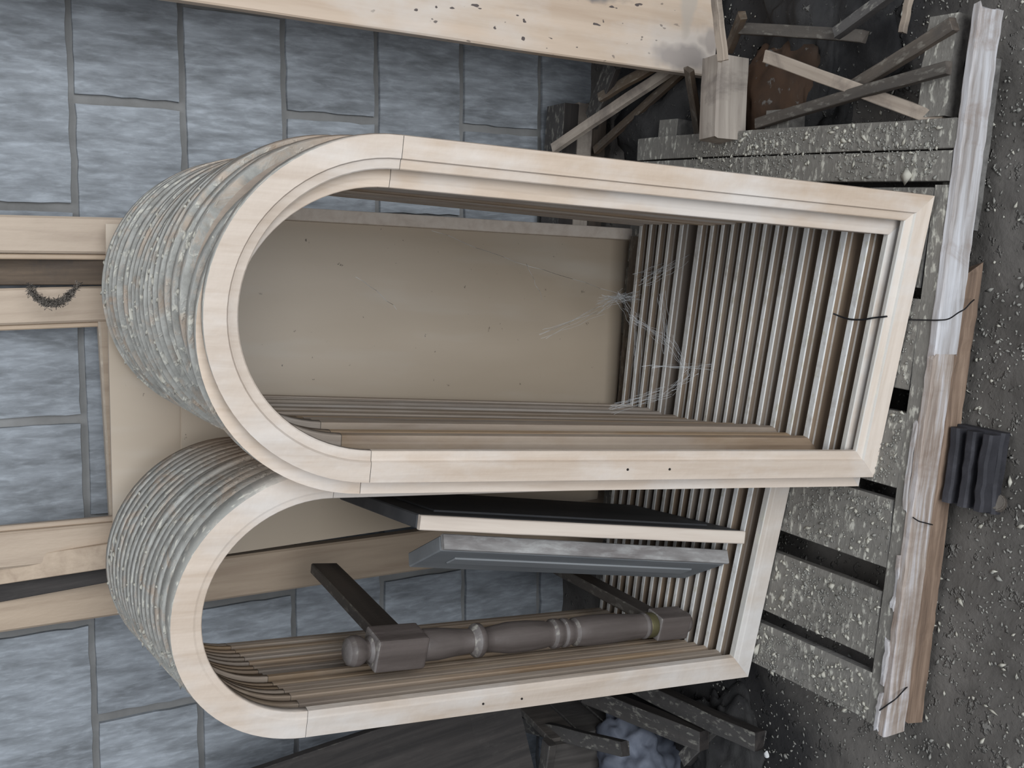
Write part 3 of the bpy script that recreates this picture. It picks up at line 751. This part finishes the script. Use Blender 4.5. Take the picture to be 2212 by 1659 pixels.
# ------------------------------------------------------------------ clutter at the far left
def clutter():
    e0, e1 = aty(470, 1800, 2.13), aty(1130, 1572, 1.98)
    o = stick('plank', e0 + Vector((0, 0, 0)), e1, .20, .025, M['scrap_dark'], up=(0, -1, .15), seg=6, wob=.002)
    tag(o, 'broad dark plank leaning at the picture edge behind the crate', 'plank')
    # crate
    cp = atz(1190, 1607, .235); cr = empty('crate', (cp.x, cp.y, 0), (0, 0, radians(-14)))
    tag(cr, 'grey wooden crate at the picture edge beside the farther stack', 'crate')
    for k in range(4):
        me = plank_mesh('board', .235, .075, .014, seg=4, wob=.002, bev=.002, seed=300 + k, ragged=.003); me.transform(Matrix.Rotation(-pi / 2, 4, 'Y')); me.transform(Matrix.Rotation(pi / 2, 4, 'Z'))
        b = mobj('board', me, M['crate'], cr); b.location = (-.04 - .08 * k, 0, 0)
    for k in range(3):
        me = plank_mesh('side_board', .30, .074, .014, seg=4, wob=.002, bev=.002, seed=320 + k); me.transform(Matrix.Rotation(pi / 2, 4, 'Z')); me.transform(Matrix.Rotation(pi / 2, 4, 'Y'))
        b = mobj('side_board', me, M['crate'], cr); b.location = (0, .008, .04 + .078 * k)
    me = plank_mesh('top_rail', .34, .03, .02, seg=4, wob=.002, bev=.002, seed=340); me.transform(Matrix.Translation((-.335, 0, 0)))
    b = mobj('top_rail', me, M['crate'], cr); b.location = (0, 0, .24)
    o = lump('sack', atz(1372, 1655, .02), .12, .11, .11, M['bluegrey'], 21, 5, .55, 5); tag(o, 'crumpled blue-grey plastic sack beside the crate', 'sack')
    def sc(nm, a, za, b, zb, W, T, mat, label): tag(stick(nm, atz(*a, za), atz(*b, zb), W, T, M[mat], wob=.002, ragged=.004, seg=7), label, 'offcut')
    sc('batten', (1052, 1542), .24, (1350, 1618), .17, .030, .018, 'scrap_dark', 'dark batten lying across the crate and the blue-grey sack')
    sc('beam', (1270, 1498), .10, (1520, 1600), .05, .040, .03, 'scrap_dark', 'dusty grey beam next to the blue-grey sack')
    sc('beam', (1360, 1470), .05, (1640, 1600), .03, .035, .03, 'scrap_dark', 'dark low beam lying in the dirt beside the pallet corner')
    sc('offcut', (1480, 1640), .03, (1560, 1560), .02, .03, .02, 'scrap_dark', 'short dark offcut in the dirt by the picture edge')
    o = lump('dirt_pile', atz(1560, 1645, -.005), .14, .10, .04, M['shaded_dirt'], 31, 5, .5, 5); tag(o, 'heap of dark dirt at the pallet corner by the picture edge', 'dirt pile')
    o = lump('paper_scrap', atz(1656, 1630, .012), .007, .006, .004, M['white'], 8, 2, .3, 4, True); tag(o, 'tiny white scrap on the dirt near the pallet corner', 'scrap')
clutter()

# ------------------------------------------------------------------ ribbed rubber block on the floor in front
rb = empty('ribbed_rubber_block', atz(2122, 1012, 0), (0, 0, radians(-8)))
tag(rb, 'dark ribbed rubber block on the dirt in front of the pallet', 'block')
me = plank_mesh('base', .125, .085, .02, seg=6, wob=.002, bev=.004, seed=500); me.transform(Matrix.Translation((-.0625, 0, .008)))
mobj('base', me, M['rubber'], rb)
for k in range(3):
    me = plank_mesh('rib', .118, .017, .026, seg=8, wob=.002, bev=.006, seed=501 + k); me.transform(Matrix.Translation((-.059, 0, 0)))
    r_ = mobj('rib', me, M['rubber'], rb); r_.location = (0, -.029 + .029 * k, .028)
bm = bmesh.new()
bmesh.ops.create_cone(bm, cap_ends=True, segments=16, radius1=.016, radius2=.013, depth=.012)
bmesh.ops.bevel(bm, geom=bm.edges[:], offset=.002, segments=2, affect='EDGES')
o = mobj('wood_knot', bmmesh('wood_knot', bm), M['scrap']); o.location = atz(2152, 1086, .008); o.rotation_euler = (.5, .3, 0)
tag(o, 'round brown wood plug on the dirt beside the ribbed rubber block', 'wood plug')

# ------------------------------------------------------------------ cords
def cord(pts, r, label):
    o = tube('cord', smooth_path(pts), r, M['cord']); return tag(o, label, 'cord')
zt = ZB + FW + .0022
cord([atz(1800, 678, zt + .006), atz(1815, 684, zt), atz(1835, 690, zt), atz(1862, 691, zt), atz(1888, 687, zt), atz(1916, 684, zt)], .0014, 'short black cord lying across the sills of the nearer stack')
cord([atz(1962, 691, .094), atz(2000, 692, .0935), atz(2030, 692, .095), atz(2050, 689, .095), atz(2070, 676, .095), atz(2084, 668, .092), atz(2096, 655, .06), atz(2104, 648, .03)], .0011, 'thin black cord over the pallet front board, under the front arch')
cord([atz(1972, 1118, .0945), atz(1984, 1126, .0945), atz(1998, 1130, .088), atz(2014, 1134, .05)], .0011, 'thin black cord wrapped over the pallet front board between the stacks')
cord([atz(1900, 1535, .0945), atz(1918, 1522, .0945), atz(1935, 1510, .094), atz(1952, 1492, .07), atz(1966, 1478, .04)], .0011, 'thin black cord wrapped round the pallet corner by the dirt')

# ------------------------------------------------------------------ sawdust
def chips_obj(name, pts, smin, smax, mat, seed, label, flat=.45):
    rnd = random.Random(seed); vs, fs = [], []
    for p in pts:
        s = rnd.uniform(smin, smax) * (1.8 if rnd.random() < .06 else 1); a = rnd.uniform(0, 2 * pi); el = rnd.uniform(1, 2.2)
        ca, sa = cos(a), sin(a); b0 = len(vs)
        for (x, y, z) in ((el, 0, .1), (0, 1, 0), (-el, 0, -.1), (0, -1, .1), (.1, .1, 1), (0, 0, -1)):
            x *= rnd.uniform(.6, 1.2) * s; y *= rnd.uniform(.5, 1.1) * s; z *= rnd.uniform(.6, 1.2) * s * flat
            vs.append((p[0] + x * ca - y * sa, p[1] + x * sa + y * ca, p[2] + z))
        for i in range(4): fs.append((b0 + i, b0 + (i + 1) % 4, b0 + 4)); fs.append((b0 + (i + 1) % 4, b0 + i, b0 + 5))
    o = mobj(name, mesh(name, vs, fs, True), mat)
    return tag(o, label, 'sawdust', kind='stuff')
rnd = random.Random(11)
pm = Matrix.Translation((-.547, 1.226, 0)) @ Matrix.Rotation(PYAW, 4, 'Z')
SL = [(0.0, .078), (.103, .214), (.258, .368), (.392, .512), (.548, .690), (.704, .858), (.868, .962)]
def slat_pts(n, clus):
    out = []
    while len(out) < n:
        a, b = SL[rnd.randrange(len(SL))]
        s, d = rnd.uniform(a + .003, b - .003), rnd.uniform(.03, .62)
        if rnd.random() > (noise.noise(Vector((s * 9, d * 9, clus))) + .45) * 1.2: continue
        out.append(pm @ Vector((s, d, .0915)))
    return out
chips_obj('sawdust', slat_pts(6000, 1.0), .0009, .0026, M['greychips'], 1, 'grey sawdust scattered over the pallet slats')
chips_obj('wood_chips', slat_pts(700, 4.0), .0014, .0050, M['chips'], 2, 'cream wood chips scattered over the pallet slats')
chips_obj('sawdust_lumps', slat_pts(46, 9.0), .0045, .0085, M['chips'], 12, 'larger cream lumps of sawdust lying on the pallet slats', .5)
def floor_pts(n, clus, xr, yr, th=.45):
    out = []
    while len(out) < n:
        x, y = rnd.uniform(*xr), rnd.uniform(*yr)
        if rnd.random() > (noise.noise(Vector((x * 6, y * 6, clus))) + th) * 1.2: continue
        out.append((x, y, hgt(x, y) + .002))
    return out
chips_obj('sawdust', floor_pts(6500, 2.0, (-.8, .95), (.85, 1.75)), .0010, .0030, M['greychips'], 3, 'grey sawdust and crumbs scattered over the dirt floor')
chips_obj('wood_chips', floor_pts(700, 7.0, (-.6, .95), (.9, 1.75), .35), .0018, .0042, M['chips'], 4, 'cream wood chips scattered over the dirt floor')
def top_pts(frames, n, R, zs, sd):
    rn = random.Random(sd); out = []
    for _ in range(n):
        e = frames[min(len(frames) - 1, int(len(frames) * rn.random() ** .8))]
        a = pi / 2 + rn.gauss(.05, .42); d = rn.uniform(.006, .022)
        out.append(e.matrix_basis @ Vector(((R + .0005) * cos(a), d, zs + (R + .0005) * sin(a))))
    return out
chips_obj('sawdust_clumps', top_pts(FRAMES[2:nA], 70, WA / 2, HA - WA / 2, 1), .003, .006, M['chips'], 5, 'cream sawdust clumps on the arched tops of the nearer stack', .5)
chips_obj('sawdust_clumps', top_pts(FRAMES[nA + 2:], 40, WB / 2, HB - WB / 2, 2), .0028, .0055, M['chips'], 6, 'cream sawdust clumps on the arched tops of the farther stack', .5)

# ------------------------------------------------------------------ cobwebs in the nearer stack
def web():
    rn = random.Random(9); vs, fs = [], []
    def strand(a, b, sag, r):
        a, b = Vector(a), Vector(b); n = 7; base = len(vs)
        for i in range(n + 1):
            t = i / n; p = a.lerp(b, t); p.z -= sag * sin(pi * t); p += Vector((rn.uniform(-1, 1), rn.uniform(-1, 1), rn.uniform(-1, 1))) * .0022
            for k in range(3):
                q = 2 * pi * k / 3; vs.append(p + Vector((cos(q) * r, 0, sin(q) * r)))
        for i in range(n):
            for k in range(3): fs.append((base + i * 3 + k, base + i * 3 + (k + 1) % 3, base + (i + 1) * 3 + (k + 1) % 3, base + (i + 1) * 3 + k))
    def near(x, y, dpt, j=12): return aty(x + rn.uniform(-j, j), y + rn.uniform(-j, j), dpt + rn.uniform(-.02, .02))
    runs = [((1175, 722), (1300, 668), 1.78, 6), ((1300, 650), (1375, 640), 1.78, 16), ((1300, 668), (1345, 630), 1.78, 8), ((1340, 640), (1372, 700), 1.74, 8), ((1372, 690), (1440, 740), 1.70, 12), ((1440, 735), (1480, 800), 1.66, 8),
            ((1325, 885), (1440, 845), 1.66, 12), ((1440, 845), (1500, 800), 1.62, 8), ((1470, 560), (1380, 605), 1.76, 8), ((1385, 610), (1480, 560), 1.72, 6), ((1380, 690), (1372, 860), 1.72, 6), ((1430, 640), (1440, 760), 1.68, 8), ((1400, 800), (1560, 790), 1.62, 5)]
    for (a, b, d, n) in runs:
        for _ in range(n): strand(near(*a, d), near(*b, d - .03), rn.uniform(0, .006), rn.uniform(.00012, .0003))
    for (a, b, d) in (((935, 500), (1140, 575), 1.9), ((1140, 575), (1350, 640), 1.86), ((1135, 570), (1172, 650), 1.88), ((770, 600), (860, 670), 1.9)):
        strand(aty(*a, d), aty(*b, d), .003, .00035)
    o = mobj('cobweb', mesh('cobweb', vs, fs, True), M['web']); tag(o, 'white cobweb strands hanging inside the nearer stack of frames', 'cobweb', kind='stuff')
web()
